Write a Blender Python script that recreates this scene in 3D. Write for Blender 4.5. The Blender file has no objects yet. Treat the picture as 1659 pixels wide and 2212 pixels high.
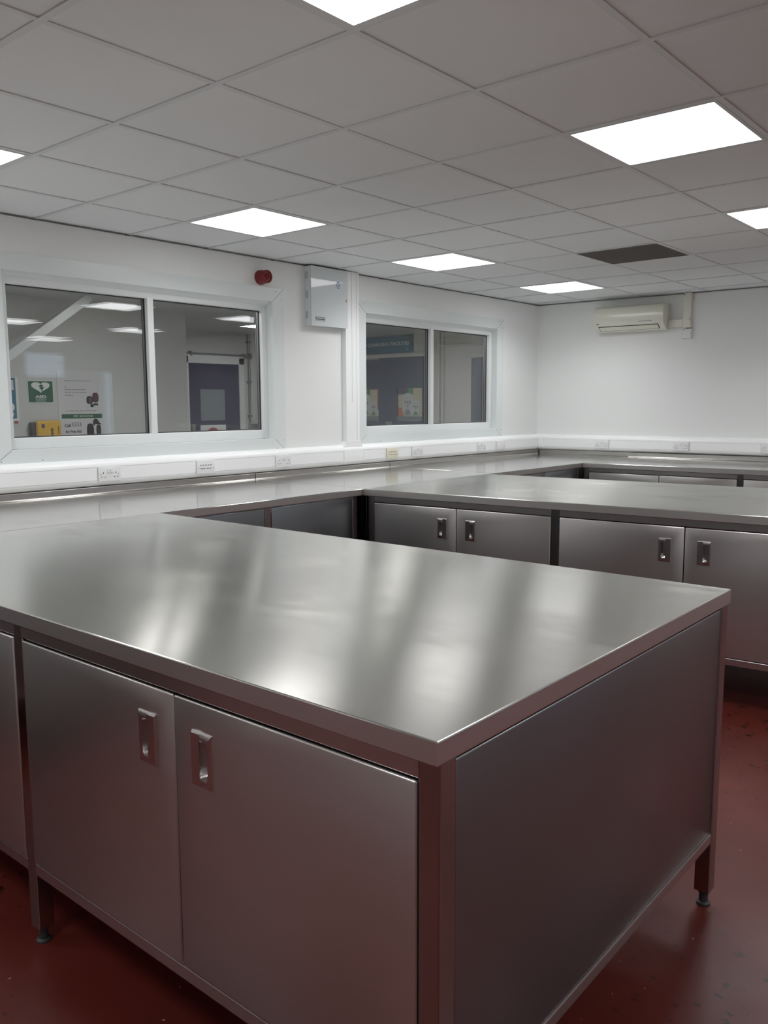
import bpy, bmesh, math, random
from mathutils import Matrix, Vector
random.seed(4)
S = bpy.context.scene
C = S.collection
V = S.view_settings
S.display_settings.display_device = 'sRGB'
V.view_transform = 'Standard'; V.look = 'None'; V.gamma = 1.0; V.use_curve_mapping = False
V.exposure = 0.72
LAMP = 3.2            # glow of the panel diffusers
BEAM = 5.0            # watts each panel throws downwards
SPREAD = 140.0        # the panels are prismatic: little light leaves them sideways
CORRIDOR = 6.2        # strength of the corridor panels
SKY = 0.75

# ------------------------------------------------------------------ camera
EYE = 1.4819
F_PX = 1809.6
yaw, pitch, roll = 0.7025, -0.1279, 0.0038
fw = Vector((math.cos(yaw)*math.cos(pitch), math.sin(yaw)*math.cos(pitch), math.sin(pitch)))
rt = Vector((math.sin(yaw), -math.cos(yaw), 0)); dn = fw.cross(rt)
rr = math.cos(roll)*rt + math.sin(roll)*dn
dd = -math.sin(roll)*rt + math.cos(roll)*dn
cam_d = bpy.data.cameras.new('camera'); cam = bpy.data.objects.new('camera', cam_d); C.objects.link(cam)
cam_d.sensor_fit = 'VERTICAL'; cam_d.sensor_height = 36.0; cam_d.lens = F_PX/2212*36.0
cam_d.clip_start = 0.05; cam_d.clip_end = 100
M = Matrix(((rr.x, -dd.x, -fw.x, 0), (rr.y, -dd.y, -fw.y, 0), (rr.z, -dd.z, -fw.z, EYE), (0, 0, 0, 1)))
cam.matrix_world = M
S.camera = cam

# ------------------------------------------------------------------ daylight outside the rear windows
w = bpy.data.worlds.new('sky'); S.world = w; w.use_nodes = True
w.node_tree.nodes['Background'].inputs[0].default_value = (0.62, 0.78, 1.0, 1)
w.node_tree.nodes['Background'].inputs[1].default_value = SKY
S.cycles.max_bounces = 10; S.cycles.diffuse_bounces = 6; S.cycles.glossy_bounces = 6
S.cycles.transparent_max_bounces = 16
S.cycles.caustics_reflective = True
S.cycles.sample_clamp_indirect = 6.0
S.cycles.use_denoising = True

# ------------------------------------------------------------------ materials
def srgb(r, g, b):
    f = lambda c: c/12.92 if c <= .04045 else ((c+.055)/1.055)**2.4
    return (f(r/255), f(g/255), f(b/255), 1)

def mat(name, col, rough=.5, metal=0., spec=.5):
    m = bpy.data.materials.new(name); m.use_nodes = True
    b = m.node_tree.nodes['Principled BSDF']
    b.inputs['Base Color'].default_value = col if len(col) == 4 else (*col, 1)
    b.inputs['Roughness'].default_value = rough
    b.inputs['Metallic'].default_value = metal
    b.inputs['Specular IOR Level'].default_value = spec
    return m, m.node_tree, b

def nd(nt, t, **kw):
    n = nt.nodes.new(t)
    for k, v in kw.items():
        setattr(n, k, v)
    return n

def coords(nt, scale):
    g = nd(nt, 'ShaderNodeNewGeometry'); mp = nd(nt, 'ShaderNodeMapping')
    mp.inputs['Scale'].default_value = scale
    nt.links.new(g.outputs['Position'], mp.inputs['Vector'])
    return mp.outputs['Vector']

def noise(nt, vec, scale, detail=3., rough=.5):
    n = nd(nt, 'ShaderNodeTexNoise'); n.inputs['Scale'].default_value = scale
    n.inputs['Detail'].default_value = detail; n.inputs['Roughness'].default_value = rough
    nt.links.new(vec, n.inputs['Vector']); return n.outputs['Fac']

def ramp(nt, fac, stops):
    r = nd(nt, 'ShaderNodeValToRGB'); e = r.color_ramp.elements
    while len(e) < len(stops): e.new(.5)
    for k, (p, c) in enumerate(stops):
        e[k].position = p; e[k].color = c if len(c) == 4 else (*c, 1)
    nt.links.new(fac, r.inputs['Fac']); return r.outputs['Color']

def mth(nt, op, a, b):
    n = nd(nt, 'ShaderNodeMath', operation=op)
    for k, x in enumerate((a, b)):
        if isinstance(x, (int, float)): n.inputs[k].default_value = x
        else: nt.links.new(x, n.inputs[k])
    return n.outputs[0]

def bump(nt, b, h, strength, dist):
    n = nd(nt, 'ShaderNodeBump'); n.inputs['Strength'].default_value = strength; n.inputs['Distance'].default_value = dist
    nt.links.new(h, n.inputs['Height']); nt.links.new(n.outputs['Normal'], b.inputs['Normal'])

def steel(name, col, rough, grain, smudge, aniso=0.35, gs=.06, brush=(.08, 1, 0), smear=.05):
    m, nt, b = mat(name, col, rough, 1.0)
    v = coords(nt, grain); g = noise(nt, v, 1.0, 4., .6)
    v1 = coords(nt, (1, 1, 1)); big = noise(nt, v1, 2.2, 2.)
    fac = mth(nt, 'ADD', mth(nt, 'MULTIPLY', mth(nt, 'SUBTRACT', g, .5), .05), rough)
    fac = mth(nt, 'ADD', mth(nt, 'MULTIPLY', mth(nt, 'SUBTRACT', big, .5), .06), fac)
    if smudge:   # hand marks and wipe marks left on the metal
        sm = noise(nt, coords(nt, (8, 3.2, 8)), 1.5, 4., .55); ms = noise(nt, coords(nt, (1.7, 1.7, 1.7)), 1.3, 2.)
        a = ramp(nt, sm, [(.46, (0, 0, 0)), (.68, (1, 1, 1))]); bb = ramp(nt, ms, [(.44, (0, 0, 0)), (.58, (1, 1, 1))])
        fac = mth(nt, 'ADD', fac, mth(nt, 'MULTIPLY', mth(nt, 'MULTIPLY', a, bb), smear))
    if smudge: nt.links.new(fac, b.inputs['Roughness'])
    b.inputs['Anisotropic'].default_value = aniso
    if aniso:
        gn = nd(nt, 'ShaderNodeNewGeometry'); vm = nd(nt, 'ShaderNodeVectorMath', operation='CROSS_PRODUCT')
        nt.links.new(gn.outputs['True Normal'], vm.inputs[0]); vm.inputs[1].default_value = brush
        nt.links.new(vm.outputs[0], b.inputs['Tangent'])   # the polish spreads light across the brush lines
    if gs: bump(nt, b, g, gs, .0006)
    return m

def white(name, col, rough, bump_s=0., spec=.5):
    m, nt, b = mat(name, col, rough, 0., spec)
    if bump_s:
        h = noise(nt, coords(nt, (1, 1, 1)), 60., 4.); bump(nt, b, h, bump_s, .001)
    return m

K = {}
K['top'] = steel('brushed_steel_top', (.60, .59, .555), .195, (60, 2.0, 3), True, .84, 0, (.06, 1, 0), .05)
K['top_wall'] = steel('brushed_steel_wall_top', (.54, .535, .52), .12, (2.0, 60, 3), True, .80, 0, (1, .06, 0), .02)
K['front'] = steel('brushed_steel_door', (.60, .58, .565), .32, (1, 1, 3), False, .60, 0, (.7, .72, .02))
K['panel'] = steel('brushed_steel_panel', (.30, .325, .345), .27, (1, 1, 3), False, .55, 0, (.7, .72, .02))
K['frame'] = steel('brushed_steel_frame', (.60, .58, .57), .25, (1, 1, 3), False, .3, 0, (.7, .72, .02))
K['lip'] = steel('brushed_steel_edge', (.66, .64, .625), .36, (1, 1, 3), False, .3, 0, (.7, .72, .02))
K['upstand'] = steel('brushed_steel_upstand', (.52, .505, .48), .27, (1, 1, 3), False, .5, 0, (1, .1, 0))
K['tube'] = steel('polished_steel_tube', (.42, .40, .39), .17, (1, 1, 3), False, 0., 0)
K['polish'] = steel('polished_steel', (.62, .60, .59), .24, (1, 1, 3), False, 0., 0)
K['wall'] = white('white_wall_paint', srgb(232, 234, 233), .55, .06)
K['upvc'] = white('white_upvc', srgb(222, 228, 228), .30)
K['frame_w'] = white('white_window_frame', srgb(224, 228, 228), .28)
K['plastic'] = white('white_trunking_plastic', srgb(242, 244, 244), .35)
K['socket'] = white('white_socket_plastic', srgb(232, 233, 233), .25)
K['cream'] = white('cream_aged_plastic', srgb(226, 222, 200), .3)
K['box'] = white('white_powder_coat', srgb(214, 220, 222), .05)
K['ac'] = white('ivory_gloss_plastic', srgb(222, 221, 208), .18)
K['dark'] = mat('dark_hole', (.015, .015, .016), .6)[0]
K['gasket'] = mat('black_gasket', (.012, .012, .013), .5)[0]
K['spacer'] = mat('grey_spacer', (.25, .25, .26), .35, .6)[0]
K['bar'] = white('ceiling_bar_white', srgb(208, 212, 213), .5)
K['red'] = mat('red_plastic', srgb(118, 22, 26), .3)[0]
K['foot'] = mat('dark_grey_plastic_foot', (.03, .03, .032), .5)[0]
K['blue'] = mat('navy_door_paint', srgb(4, 16, 72), .35)[0]
K['blue2'] = mat('slate_blue_door_paint', srgb(18, 46, 92), .4)[0]
K['dimwall'] = white('corridor_wall_paint', srgb(206, 208, 206), .55)
K['dimwall2'] = white('corridor_end_wall_paint', srgb(214, 213, 208), .55)
K['galv'] = mat('galvanised_conduit', (.32, .32, .32), .4, .8)[0]
K['greyplate'] = mat('grey_plate', srgb(120, 132, 140), .4)[0]
K['white_p'] = mat('white_print', srgb(228, 232, 230), .4)[0]
K['paper'] = mat('white_notice_paper', srgb(212, 213, 214), .5)[0]
K['green'] = mat('green_print', srgb(8, 92, 62), .4)[0]
K['teal'] = mat('teal_print', srgb(30, 112, 142), .4)[0]
K['black_p'] = mat('black_print', srgb(28, 30, 34), .4)[0]
K['grey_p'] = mat('grey_print', srgb(140, 140, 150), .4)[0]
K['purple'] = mat('purple_print', srgb(92, 78, 104), .4)[0]
K['plum'] = mat('plum_print', srgb(88, 48, 66), .4)[0]
K['red_p'] = mat('red_print', srgb(170, 60, 80), .4)[0]
K['orange_p'] = mat('orange_print', srgb(226, 130, 90), .4)[0]
K['beige_p'] = mat('beige_print', srgb(232, 222, 188), .4)[0]
K['green_p'] = mat('leaf_green_print', srgb(60, 160, 100), .4)[0]
K['violet_p'] = mat('violet_print', srgb(72, 62, 110), .4)[0]
K['yellow'] = mat('yellow_plastic', srgb(222, 176, 40), .35)[0]
K['logo'] = mat('blue_grey_print', srgb(76, 128, 170), .35)[0]
K['olive'] = mat('olive_print', srgb(120, 110, 40), .4)[0]
K['vent'] = mat('grey_brown_grille', srgb(120, 113, 108), .5)[0]
K['concrete'] = mat('grey_concrete', (.35, .34, .33), .8)[0]

# ceiling tiles: white mineral fibre with a fine fissured texture
m, nt, b = mat('mineral_fibre_tile', srgb(222, 225, 226), .85, 0., .2)
h = noise(nt, coords(nt, (1, 1, 1)), 240., 3.); bump(nt, b, h, .15, .001); K['tile'] = m
# red resin floor: worn blotches, dark chips, pale scratches
m, nt, b = mat('red_resin_floor', (.2, .05, .04), .32, 0., .3)
p = coords(nt, (1, 1, 1))
base = ramp(nt, noise(nt, p, 1.1, 5., .6), [(.3, srgb(74, 27, 21)), (.55, srgb(86, 33, 27)), (.75, srgb(99, 43, 37))])
chips = ramp(nt, noise(nt, coords(nt, (34, 20, 1)), 1., 2., .5), [(.63, (0, 0, 0)), (.66, (1, 1, 1))])
area = ramp(nt, noise(nt, p, .8, 2.), [(.40, (0, 0, 0)), (.52, (1, 1, 1))])
mx = nd(nt, 'ShaderNodeMix', data_type='RGBA'); nt.links.new(mth(nt, 'MULTIPLY', chips, area), mx.inputs[0])
nt.links.new(base, mx.inputs[6]); mx.inputs[7].default_value = srgb(36, 11, 10)
spk = ramp(nt, noise(nt, coords(nt, (1, 1, 1)), 46., 1.), [(.77, (0, 0, 0)), (.80, (1, 1, 1))])
mx2 = nd(nt, 'ShaderNodeMix', data_type='RGBA'); nt.links.new(mth(nt, 'MULTIPLY', spk, .5), mx2.inputs[0])
nt.links.new(mx.outputs[2], mx2.inputs[6]); mx2.inputs[7].default_value = srgb(190, 160, 150)
nt.links.new(mx2.outputs[2], b.inputs['Base Color'])
rf = noise(nt, p, 3.0, 4.); nt.links.new(mth(nt, 'ADD', mth(nt, 'MULTIPLY', rf, .25), .24), b.inputs['Roughness'])
bump(nt, b, noise(nt, p, 25., 4.), .10, .002); K['floor'] = m

def emit(name, col, s):
    m = bpy.data.materials.new(name); m.use_nodes = True; nt = m.node_tree; nt.nodes.clear()
    e = nd(nt, 'ShaderNodeEmission'); e.inputs[0].default_value = (*col, 1); e.inputs[1].default_value = s
    o = nd(nt, 'ShaderNodeOutputMaterial'); nt.links.new(e.outputs[0], o.inputs[0]); return m
K['lamp'] = emit('lit_diffuser', (.99, .992, 1.0), LAMP)
K['lamp2'] = emit('lit_corridor_diffuser', (1.0, .98, .95), CORRIDOR)

# clear window glass: straight-through transmission plus Fresnel reflection
m = bpy.data.materials.new('clear_glass'); m.use_nodes = True; nt = m.node_tree; nt.nodes.clear()
lw = nd(nt, 'ShaderNodeLayerWeight'); lw.inputs['Blend'].default_value = .5
f5 = mth(nt, 'POWER', lw.outputs['Facing'], 5.0); fr = mth(nt, 'ADD', mth(nt, 'MULTIPLY', f5, .96), .04)
tr = nd(nt, 'ShaderNodeBsdfTransparent'); tr.inputs[0].default_value = (.98, .985, .985, 1)
gl = nd(nt, 'ShaderNodeBsdfGlossy'); gl.inputs['Roughness'].default_value = 0.0; gl.inputs[0].default_value = (1, 1, 1, 1)
mi = nd(nt, 'ShaderNodeMixShader'); o = nd(nt, 'ShaderNodeOutputMaterial')
nt.links.new(fr, mi.inputs[0]); nt.links.new(tr.outputs[0], mi.inputs[1]); nt.links.new(gl.outputs[0], mi.inputs[2])
nt.links.new(mi.outputs[0], o.inputs[0]); K['glass'] = m

# ------------------------------------------------------------------ mesh helpers
def empty(name, loc=(0, 0, 0), rz=0., parent=None):
    o = bpy.data.objects.new(name, None); C.objects.link(o); o.empty_display_size = .1
    o.location = loc; o.rotation_euler = (0, 0, rz)
    if parent: o.parent = parent
    return o

def obj(name, bm, material, parent=None, smooth=False, rot=None, loc=None):
    me = bpy.data.meshes.new(name)
    bmesh.ops.recalc_face_normals(bm, faces=bm.faces)
    bm.to_mesh(me); bm.free(); me.materials.append(K[material] if isinstance(material, str) else material)
    if smooth:
        for p in me.polygons: p.use_smooth = True
        try: me.set_sharp_from_angle(angle=math.radians(35))
        except Exception: pass
    o = bpy.data.objects.new(name, me); C.objects.link(o)
    if parent: o.parent = parent
    if loc is not None: o.location = loc
    if rot is not None: o.rotation_euler = rot
    return o

def tag(o, label=None, cat=None, group=None, kind=None):
    if label: o['label'] = label
    if cat: o['category'] = cat
    if group: o['group'] = group
    if kind: o['kind'] = kind
    return o

def struct(name, bm, material, label=None, **k):
    o = obj(name, bm, material, **k); o['kind'] = 'structure'
    if label: o['label'] = label
    return o

def box(bm, x0, x1, y0, y1, z0, z1, bev=0., seg=2):
    r = bmesh.ops.create_cube(bm, size=1.0)
    vs = r['verts']
    for v in vs:
        v.co = Vector((x0 + (v.co.x+.5)*(x1-x0), y0 + (v.co.y+.5)*(y1-y0), z0 + (v.co.z+.5)*(z1-z0)))
    if bev:
        es = list({e for v in vs for e in v.link_edges})
        bmesh.ops.bevel(bm, geom=es, offset=bev, segments=seg, affect='EDGES', profile=.5)
    return bm

def B(*a, **k):
    return box(bmesh.new(), *a, **k)

def prism(bm, pts, a0, a1, axis='z', bev=0.):
    """Extrude a polygon of 2-D points along an axis: z -> (x,y); y -> (x,z); x -> (y,z)."""
    def P(p, a):
        return {'z': (p[0], p[1], a), 'y': (p[0], a, p[1]), 'x': (a, p[0], p[1])}[axis]
    lo = [bm.verts.new(P(p, a0)) for p in pts]; hi = [bm.verts.new(P(p, a1)) for p in pts]
    n = len(pts); fs = [bm.faces.new(lo), bm.faces.new(hi[::-1])]
    for i in range(n): fs.append(bm.faces.new((lo[i], lo[(i+1) % n], hi[(i+1) % n], hi[i])))
    if bev:
        es = list({e for f in fs for e in f.edges})
        bmesh.ops.bevel(bm, geom=es, offset=bev, segments=2, affect='EDGES', profile=.5)
    return bm

def cyl(bm, p0, p1, r0, r1=None, n=24):
    r1 = r0 if r1 is None else r1
    p0, p1 = Vector(p0), Vector(p1); d = (p1-p0); L = d.length; d.normalize()
    q = d.to_track_quat('Z', 'Y').to_matrix()
    a = [bm.verts.new(p0 + q @ Vector((r0*math.cos(2*math.pi*i/n), r0*math.sin(2*math.pi*i/n), 0))) for i in range(n)]
    b_ = [bm.verts.new(p1 + q @ Vector((r1*math.cos(2*math.pi*i/n), r1*math.sin(2*math.pi*i/n), 0))) for i in range(n)]
    bm.faces.new(a[::-1]); bm.faces.new(b_)
    for i in range(n): bm.faces.new((a[i], a[(i+1) % n], b_[(i+1) % n], b_[i]))
    return bm

def lathe(bm, prof, origin, axis, n=40):
    """prof: list of (radius, distance along axis)."""
    axis = Vector(axis).normalized(); q = axis.to_track_quat('Z', 'Y').to_matrix(); rings = []
    for r, h in prof:
        if r < 1e-6: rings.append([bm.verts.new(Vector(origin) + axis*h)]); continue
        rings.append([bm.verts.new(Vector(origin) + q @ Vector((r*math.cos(2*math.pi*i/n), r*math.sin(2*math.pi*i/n), h))) for i in range(n)])
    for A, Bq in zip(rings, rings[1:]):
        for i in range(n):
            j = (i+1) % n
            if len(A) == 1 and len(Bq) == 1: continue
            if len(A) == 1: bm.faces.new((A[0], Bq[i], Bq[j]))
            elif len(Bq) == 1: bm.faces.new((A[i], A[j], Bq[0]))
            else: bm.faces.new((A[i], A[j], Bq[j], Bq[i]))
    return bm

def text(name, body, size, material, parent, loc, rot, align='LEFT', sx=1.0, thick=.0004, width_to=None, bold=0.):
    cu = bpy.data.curves.new(name, 'FONT'); cu.body = body; cu.size = size; cu.align_x = align; cu.extrude = thick; cu.offset = bold
    tmp = bpy.data.objects.new('tmp', cu); C.objects.link(tmp)
    dg = bpy.context.evaluated_depsgraph_get(); me = bpy.data.meshes.new_from_object(tmp.evaluated_get(dg))
    bpy.data.objects.remove(tmp); bpy.data.curves.remove(cu)
    xs = [v.co.x for v in me.vertices]
    if width_to: sx = width_to/(max(xs)-min(xs))
    for v in me.vertices: v.co.x *= sx
    me.materials.clear(); me.materials.append(K[material])
    o = bpy.data.objects.new(name, me); C.objects.link(o); o.location = loc; o.rotation_euler = rot
    if parent: o.parent = parent
    return o

def copy_tree(o, parent=None):
    c = o.copy(); C.objects.link(c)
    if parent: c.parent = parent
    for ch in list(o.children): copy_tree(ch, c)
    return c

H2 = math.pi/2
# text facing -y (on the window wall side): rotate X by 90 deg.  Facing -x: then rotate Z by -90 deg.
FACE_Y = (H2, 0, 0)
FACE_X = (H2, 0, -H2)

# ------------------------------------------------------------------ the room
CEIL = 2.517
WY = 4.610                      # inner face of the window wall
CX = 7.999                      # corner of window wall and far wall
AW = 0.0443                     # the far wall stands a little askew
GX, GY, T = 3.0514, 3.4743, 0.6  # ceiling grid
X0, Y0 = -4.0, -5.0             # hidden sides of the room

struct('floor', B(X0-.2, 9.2, Y0-.2, WY+.15, -.12, 0), 'floor', 'dark red resin floor, worn and chipped')

# window wall with two openings; the skin stops 9 mm short of the ceiling (shadow gap)
W1 = (2.228, 4.205); W2 = (5.218, 7.195); WZ = (1.232, 2.220)
bm = bmesh.new(); zt = CEIL-.009
box(bm, X0-.2, W1[0], WY, WY+.15, 0, zt); box(bm, W1[1], W2[0], WY, WY+.15, 0, zt); box(bm, W2[1], 8.35, WY, WY+.15, 0, zt)
for a, c in (W1, W2):
    box(bm, a, c, WY, WY+.15, 0, WZ[0]); box(bm, a, c, WY, WY+.15, WZ[1], zt)
box(bm, X0-.2, 8.35, WY+.04, WY+.15, zt, CEIL+.06)
struct('wall_left', bm, 'wall', 'white wall with two internal windows')

# far wall (askew), local frame: y runs from the corner into the room (negative), x into the wall
fwall = empty('wall_right', (CX, WY, 0), AW); fwall['kind'] = 'structure'; fwall['label'] = 'white wall carrying the air conditioner'
bm = bmesh.new()      # with a tall glazed opening far to the right, outside the frame
box(bm, 0, .15, -8.62, .02, 0, zt); box(bm, 0, .15, -9.9, -9.12, 0, zt); box(bm, 0, .15, -9.12, -8.62, 2.1, zt); box(bm, 0, .15, -9.12, -8.62, 0, .15)
obj('wall_surface', bm, 'wall', fwall)
obj('wall_head', B(.04, .15, -9.9, .02, zt, CEIL+.06), 'wall', fwall)
wn = empty('window_4', (CX, WY, 0), AW); wn['kind'] = 'structure'
bm = bmesh.new(); f = .05
box(bm, .05, .11, -9.12, -9.12+f, .15, 2.1, .004); box(bm, .05, .11, -8.62-f, -8.62, .15, 2.1, .004); box(bm, .05, .11, -9.12+f, -8.62-f, .15, .15+f, .004); box(bm, .05, .11, -9.12+f, -8.62-f, 2.1-f, 2.1, .004)
obj('window_frame', bm, 'frame_w', wn); obj('pane', B(.078, .082, -9.12+f, -8.62-f, .15+f, 2.1-f), 'glass', wn)
# wall behind the camera, with two daylight windows
RW = ((7.3, 8.15, 1.92, 2.44),)
bm = bmesh.new()
xs = [X0-.2, 7.3, 8.15, 8.9]
for a, c in ((xs[0], xs[1]), (xs[2], xs[3])): box(bm, a, c, Y0-.15, Y0, 0, CEIL+.05)
for a, c, z0, z1 in RW:
    box(bm, a, c, Y0-.15, Y0, 0, z0); box(bm, a, c, Y0-.15, Y0, z1, CEIL+.05)
struct('wall_rear', bm, 'wall', 'white wall behind the camera')
struct('wall_side', B(X0-.15, X0, Y0-.15, WY+.1, 0, CEIL+.05), 'wall', 'white wall to the left of the camera')
for n, (a, c, z0, z1) in enumerate(RW, 3):
    wn = empty('window_%d' % n, (0, 0, 0)); wn['kind'] = 'structure'
    bm = bmesh.new(); f = .06
    box(bm, a, a+f, Y0-.1, Y0-.03, z0, z1, .004); box(bm, c-f, c, Y0-.1, Y0-.03, z0, z1, .004)
    box(bm, a+f, c-f, Y0-.1, Y0-.03, z0, z0+f, .004); box(bm, a+f, c-f, Y0-.1, Y0-.03, z1-f, z1, .004)
    obj('window_frame', bm, 'frame_w', wn)
    if n == 3:
        bm = bmesh.new(); z = z0+.08
        while z < z1-.1:
            box(bm, a+f, c-f, Y0-.055, Y0-.02, z, z+.004); z += .06
        obj('blind', bm, 'frame_w', wn)
    obj('pane', B(a+f, c-f, Y0-.075, Y0-.071, z0+f, z1-f), 'glass', wn)

# ceiling: tiles with lay-in bars; the cells of lamps and grille stay open
lamps = []
for i in (-9, -6, -3, 0, 3, 6):
    for j in (0, -4, -8, -12):
        x, y = GX+T*i, GY+T*j
        if x > X0 and y > Y0: lamps.append((i, j))
open_cells = set(lamps) | {(4, -2)}
bm = bmesh.new(); bars = bmesh.new(); i0, i1 = -13, 9; j0, j1 = -15, 2
for i in range(i0, i1):
    for j in range(j0, j1):
        if (i, j) in open_cells: continue
        x, y = GX+T*i, GY+T*j
        dz = random.uniform(-.0008, .0012)
        vs = [bm.verts.new((x+a*T, y+c*T, CEIL+.004+dz)) for a, c in ((0, 0), (0, 1), (1, 1), (1, 0))]
        bm.faces.new(vs)
ceil_o = struct('ceiling', bm, 'tile', 'suspended ceiling of square white tiles')
for i in range(i0, i1+1): box(bars, GX+T*i-.012, GX+T*i+.012, GY+T*j0, GY+T*j1, CEIL-.0005, CEIL+.03)
for j in range(j0, j1+1): box(bars, GX+T*i0, GX+T*i1, GY+T*j-.012, GY+T*j+.012, CEIL, CEIL+.03)
obj('ceiling_grid', bars, 'bar', ceil_o)
obj('ceiling_deck', B(X0-.2, 9.2, Y0-.2, WY+.15, CEIL+.10, CEIL+.14), 'concrete', ceil_o)

# ------------------------------------------------------------------ ceiling lights
def ceiling_light(x, y, z, label, group, lamp='lamp', s=T):
    t = tag(empty('ceiling_light', (x, y, z)), label, 'ceiling light', group)
    a = s/2-.0125; d = .274*s/T; bm = bmesh.new()
    for sx in (-1, 1):
        box(bm, min(sx*d, sx*a), max(sx*d, sx*a), -a, a, -.001, .03); box(bm, -d, d, min(sx*d, sx*a), max(sx*d, sx*a), -.001, .03)
    obj('frame', bm, 'bar', t)
    pts = []; r = .012
    for cx_, cy_, a0 in ((d-r, d-r, 0), (-d+r, d-r, 90), (-d+r, -d+r, 180), (d-r, -d+r, 270)):
        for k in range(5):
            an = math.radians(a0+k*22.5); pts.append((cx_+r*math.cos(an), cy_+r*math.sin(an)))
    obj('diffuser', prism(bmesh.new(), pts, .0, .012), lamp, t)
    if lamp == 'lamp':
        ld = bpy.data.lights.new('lamp', 'AREA'); ld.shape = 'SQUARE'; ld.size = 2*d; ld.energy = BEAM
        ld.spread = math.radians(SPREAD); ld.color = (.99, .992, 1.0)
        lo = bpy.data.objects.new('lamp', ld); C.objects.link(lo); lo.parent = t; lo.location = (0, 0, -.0015)
    return t
vis = {(0, 0): 'lit square ceiling panel above the larger window, left of the white wall cabinet',
       (3, 0): 'lit square ceiling panel above the far window, nearest to the white wall cabinet',
       (6, 0): 'lit square ceiling panel nearest the far corner, smallest of the lit panels',
       (0, -4): 'large lit square ceiling panel at upper right, whole in view',
       (3, -4): 'lit square ceiling panel cut by the right edge of the photo',
       (-3, -4): 'lit square ceiling panel cut by the top edge of the photo',
       (-3, 0): 'lit square ceiling panel cut by the left edge of the photo'}
for i, j in lamps:
    lab = vis.get((i, j), 'lit square ceiling panel outside the frame beside or behind the camera')
    ceiling_light(GX+T*(i+.5), GY+T*(j+.5), CEIL, lab, 'square LED ceiling panels')

# return-air grille in the ceiling
t = tag(empty('ceiling_vent', (GX+T*4.5, GY-T*1.5, CEIL)), 'dark grey square ceiling grille in front of the air conditioner', 'vent')
bm = bmesh.new(); a = .2875
for sx in (-1, 1):
    box(bm, min(sx*a, sx*(a-.006)), max(sx*a, sx*(a-.006)), -a, a, -.002, .02); box(bm, -a+.006, a-.006, min(sx*a, sx*(a-.006)), max(sx*a, sx*(a-.006)), -.002, .02)
obj('frame', bm, 'vent', t)
bm = bmesh.new()
for k in range(1, 40):
    p = -a+.006 + k*(2*a-.012)/40
    box(bm, p-.001, p+.001, -a+.006, a-.006, .0, .012); box(bm, -a+.006, a-.006, p-.001, p+.001, .0005, .0115)
obj('grille', bm, 'vent', t)
obj('backing', B(-a+.006, a-.006, -a+.006, a-.006, .05, .055), 'gasket', t)

# ------------------------------------------------------------------ internal windows
def rect_ring(bm, x0, x1, z0, z1, w, y0, y1, bev=.003):
    """mitred flat surround: outer rectangle minus an inner one, thickness in y."""
    ox = (x0, x1, x1, x0); oz = (z0, z0, z1, z1)
    ix = (x0+w[0], x1-w[1], x1-w[1], x0+w[0]); iz = (z0+w[2], z0+w[2], z1-w[3], z1-w[3])
    def ring(y): return [bm.verts.new((a, y, c)) for a, c in zip(ox, oz)], [bm.verts.new((a, y, c)) for a, c in zip(ix, iz)]
    (fo, fi), (bo, bi) = ring(y0), ring(y1)
    for k in range(4):
        n = (k+1) % 4
        bm.faces.new((fo[k], fo[n], fi[n], fi[k])); bm.faces.new((bo[k], bi[k], bi[n], bo[n]))
        bm.faces.new((fo[k], bo[k], bo[n], fo[n])); bm.faces.new((fi[k], fi[n], bi[n], bi[k]))
    return bm

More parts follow.
